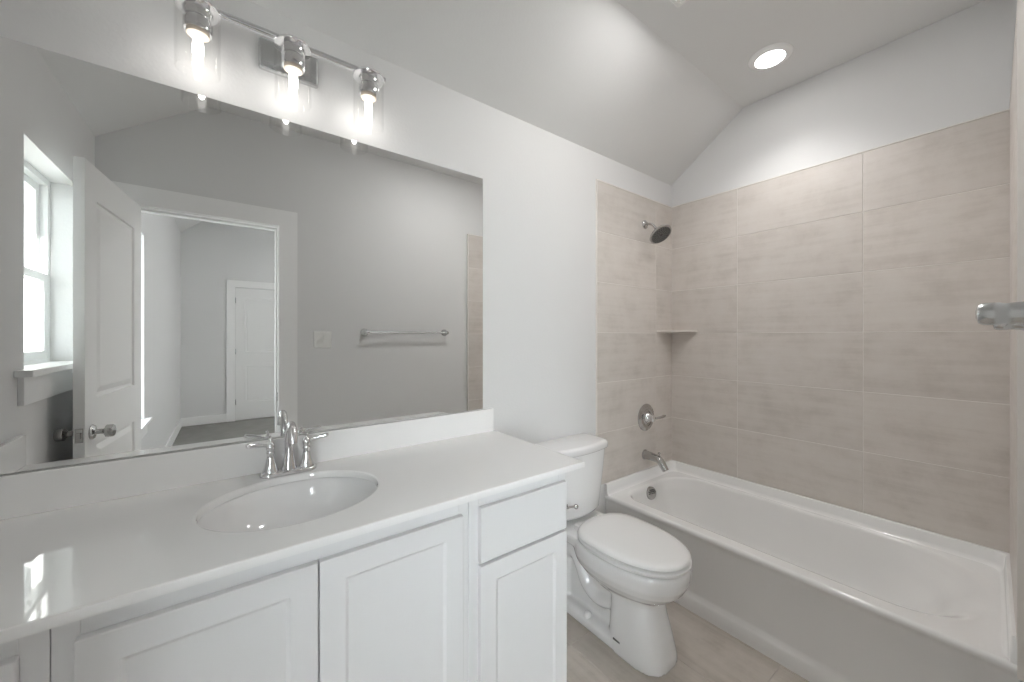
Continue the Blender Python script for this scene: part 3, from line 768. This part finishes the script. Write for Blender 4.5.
sk = thing('sink', 'oval white undermount sink basin set in the countertop', 'sink', (SCX, SCY, 0.77))
bm = new(); rs = []
for a, b, z in ((SA + 0.02, SB + 0.02, 0.9085), (SA + 0.004, SB + 0.004, 0.9085), (SA - 0.001, SB - 0.001, 0.905), (SA - 0.010, SB - 0.010, 0.880), (SA - 0.024, SB - 0.022, 0.850), (SA - 0.050, SB - 0.044, 0.815), (SA - 0.090, SB - 0.078, 0.788), (SA - 0.14, SB - 0.115, 0.776), (0.030, 0.030, 0.772), (0.030, 0.030, 0.760),
                (SA - 0.13, SB - 0.105, 0.765), (SA - 0.08, SB - 0.068, 0.777), (SA - 0.04, SB - 0.034, 0.805), (SA - 0.012, SB - 0.010, 0.845), (SA + 0.004, SB + 0.004, 0.895), (SA + 0.02, SB + 0.02, 0.900)):
    rs.append([(x - SCX, y - SCY, z - 0.77) for x, y in ell(a, b, 80)])
rings(bm, rs + [rs[0]], True, False, False); bmesh.ops.remove_doubles(bm, verts=bm.verts, dist=1e-6)
finish('basin', bm, M['sinkp'], sk, smooth=60)
bm = new(); lathe(bm, [(0.0295, -0.008), (0.0295, 0.003), (0.026, 0.0045), (0.022, 0.002), (0.020, 0.006), (0.0, 0.0085)], (0, 0, 0.001), n=32); finish('drain', bm, M['chrome'], sk, smooth=40)

# faucet
fa = thing('faucet', 'chrome two-handle bathroom faucet with high curved spout behind the sink', 'faucet', (0.166, 1.458, KZ1))
bm = new(); rs = []
for k, z in ((0.0, 0.0), (0.0, 0.007), (0.003, 0.011), (0.008, 0.0135), (0.02, 0.0145)):
    rs.append([(x, y, z) for x, y in rrect(-0.082 + k, 0.082 - k, -0.027 + k, 0.027 - k, 0.0265 - k, 8)])
rings(bm, rs); finish('base_plate', bm, M['chrome'], fa, smooth=40)
bm = new()
lathe(bm, [(0.0235, 0.012), (0.0235, 0.018), (0.021, 0.024), (0.0185, 0.040), (0.0155, 0.065), (0.0135, 0.085), (0.0132, 0.092)], n=24)
pth = smooth_path([(0, 0, 0.088), (0, -0.004, 0.120), (0, -0.024, 0.153), (0, -0.052, 0.168), (0, -0.080, 0.160), (0, -0.096, 0.138), (0, -0.099, 0.120)], 6)
tube(bm, pth, lerp_list([0.0135, 0.0128, 0.0125, 0.0125, 0.013, 0.0135, 0.0145], len(pth)), 20)
finish('spout', bm, M['chrome'], fa, smooth=50)
for s in (-1, 1):
    bm = new()
    lathe(bm, [(0.0235, 0.012), (0.0235, 0.018), (0.020, 0.024), (0.0155, 0.040), (0.0115, 0.060), (0.010, 0.070), (0.0125, 0.073), (0.0125, 0.078), (0.0105, 0.082), (0.013, 0.088), (0.0135, 0.097), (0.010, 0.106), (0.006, 0.110), (0.0045, 0.114), (0.006, 0.118), (0.004, 0.122), (0, 0.123)], (s * 0.0525, 0, 0), n=24)
    h = finish('handle', bm, M['chrome'], fa, smooth=50)
    bm = new(); pth = smooth_path([(s * 0.0525, -0.001, 0.096), (s * 0.070, -0.003, 0.102), (s * 0.094, -0.006, 0.107), (s * 0.112, -0.009, 0.110), (s * 0.119, -0.010, 0.110)], 5)
    tube(bm, pth, lerp_list([0.0065, 0.0055, 0.007, 0.0085, 0.005], len(pth)), 14); finish('lever', bm, M['chrome'], h, smooth=60)

# mirror
bm = new(); box(bm, -0.50, 0.975, W - 0.0045, W - 0.0005, 1.040, 2.138)
tag(finish('wall_mirror', bm, M['mirror'], None, bevel=0.0008), 'large frameless wall mirror above the backsplash', 'mirror')

# ------------------------------------------------------------------ vanity light: bar with three clear glass shades
vx, vz, vy = 0.174, 2.336, 1.420
vt = thing('vanity_light', 'chrome three-lamp vanity light with clear glass shades above the mirror', 'light fixture', (vx, W, vz))
bm = new(); box(bm, -0.090, 0.090, -0.020, -0.0005, -0.052, 0.052); finish('backplate', bm, M['satin'], vt, bevel=0.007)
bm = new(); lathe(bm, [(0.010, 0.018), (0.010, 0.104)], (0, 0, 0.012), (0, -1, 0), n=16)
bm2 = bm; finish('arm', bm2, M['chrome'], vt, smooth=40)
bm = new(); tube(bm, [(-0.30, vy - W, 0.012), (0.30, vy - W, 0.012)], 0.011, 16); finish('bar', bm, M['chrome'], vt, smooth=40)
for s in (-1, 0, 1):
    x = s * 0.2415; y = vy - W
    bm = new(); lathe(bm, [(0.012, 0.014), (0.012, 0.006), (0.053, 0.003), (0.0545, 0.0), (0.053, -0.004), (0.036, -0.007), (0.0345, -0.012), (0.0345, -0.030), (0.031, -0.032), (0.031, -0.040), (0.0345, -0.042), (0.0345, -0.062), (0.033, -0.068), (0.029, -0.068)], (x, y, 0), n=32, cap1=True)
    so = finish('socket', bm, M['chrome'], vt, smooth=40)
    bm = new(); lathe(bm, [(0.027, -0.066), (0.027, -0.076), (0.022, -0.079), (0.0, -0.079)], (x, y, 0), n=24); finish('collar', bm, M['bulbbase'], so, smooth=40)
    bm = new(); lathe(bm, [(0.010, -0.079), (0.0115, -0.088), (0.013, -0.105), (0.013, -0.125), (0.0105, -0.145), (0.006, -0.158), (0.0, -0.163)], (x, y, 0), n=20); finish('bulb', bm, M['bulb'], vt, smooth=60)
    bm = new(); lathe(bm, [(0.0525, -0.003), (0.0525, -0.180), (0.0512, -0.183), (0.0500, -0.183), (0.0490, -0.180), (0.0490, -0.005)], (x, y, 0), n=48, cap0=False, cap1=False); finish('glass_shade', bm, M['shade'], vt, smooth=50)

# ------------------------------------------------------------------ downlights and vent, including added fill lamps
def downlight(label, cat, x, y, z, lens, watts=0):
    t = thing('recessed_light', label, cat, (x, y, z))
    bm = new(); lathe(bm, [(0.0655, 0.001), (0.0655, -0.012), (0.070, -0.0135), (0.074, -0.0095), (0.086, -0.0075), (0.096, -0.003), (0.098, 0.001)], n=48, cap0=False, cap1=False); finish('trim_ring', bm, M['trim'], t, smooth=40)
    bm = new(); lathe(bm, [(0.065, 0.0), (0.065, -0.0115), (0.052, -0.0145), (0.0, -0.0165)], n=48); finish('lens', bm, lens, t, smooth=60)
    if watts:
        ld = bpy.data.lights.new('downlight_beam', 'SPOT'); lo = bpy.data.objects.new('downlight_beam', ld); COL.objects.link(lo)
        ld.energy = watts; ld.spot_size = radians(124); ld.spot_blend = 1.0; ld.shadow_soft_size = 0.05; ld.color = (1, 0.985, 0.965)
        lo.location = (0, 0, -0.075); lo.parent = t
    return t
downlight('round white recessed light in the flat ceiling near the tub', 'ceiling light', 2.265, 0.763, ZC - 0.001, M['lens'], LENS_W)
downlight('added unseen fill light in the ceiling of the bedroom beyond the door', 'ceiling light', 2.2, -2.4, 3.359, M['bedfill'])  # added out of view to brighten the bedroom
vn = thing('exhaust_fan', 'white square exhaust fan with louvres on the ceiling above the toilet', 'vent', (1.455, 0.752, ZC))
bm = new(); rs = []
for k, z in ((0.0, -0.0005), (0.0, -0.006), (0.008, -0.014), (0.022, -0.016), (0.024, -0.010)):
    rs.append([(x, y, z) for x, y in rrect(-0.14 + k, 0.14 - k, -0.14 + k, 0.14 - k, 0.012, 4)])
rings(bm, rs, True, False, True); finish('cover', bm, M['plate'], vn, smooth=30)
for i in (-6, -5, 5, 6):
    bm = new(); box(bm, -0.112, 0.112, i * 0.0175 - 0.005, i * 0.0175 + 0.005, -0.0155, -0.0095); finish('louvre', bm, M['plate'], vn)
bm = new(); lathe(bm, [(0.072, -0.009), (0.072, -0.018), (0.06, -0.022), (0.0, -0.024)], n=40); finish('fill_lens', bm, M['fanfill'], vn, smooth=50)  # lamp added to the fan as room fill, out of view

# ------------------------------------------------------------------ on the opposite wall
tb = thing('towel_bar', 'chrome towel bar on round posts on the wall opposite the mirror', 'towel bar', (1.2125, WO, 1.418))
for s in (-1, 1):
    bm = new(); lathe(bm, [(0.030, 0), (0.030, 0.003), (0.027, 0.007), (0.0185, 0.016), (0.0155, 0.026), (0.0145, 0.042), (0.0160, 0.046), (0.0160, 0.060), (0.013, 0.065), (0.006, 0.067), (0, 0.0672)], (s * 0.345, 0, 0), (0, 1, 0), n=32)
    finish('post', bm, M['satin'], tb, smooth=40)
bm = new(); tube(bm, [(-0.345, 0.052, 0), (0.345, 0.052, 0)], 0.0085, 16); finish('bar', bm, M['satin'], tb, smooth=40)

sw = thing('light_switch', 'white double rocker light switch on the wall beside the doorway', 'light switch', (0.566, WO, 1.362))
bm = new(); rs = []
for k, d in ((0.0, 0.0005), (0.0, 0.003), (0.003, 0.006)):
    rs.append([(x, d, z) for x, z in rrect(-0.060 + k, 0.060 - k, -0.059 + k, 0.059 - k, 0.004, 4)])
rings(bm, rs); finish('plate', bm, M['plate'], sw, smooth=30)
for s in (-1, 1):
    bm = new(); x0 = s * 0.023 - 0.0165
    prism(bm, [(0.005, -0.033), (0.0105, -0.033), (0.007, 0.0), (0.0095, 0.033), (0.005, 0.033)], 'x', x0, x0 + 0.033); finish('rocker', bm, M['plate'], sw, bevel=0.001)
    for z in (-0.048, 0.048):
        bm = new(); lathe(bm, [(0.003, 0.005), (0.003, 0.0066)], (s * 0.023, 0, z), (0, 1, 0), n=10); finish('screw', bm, M['plate'], sw)
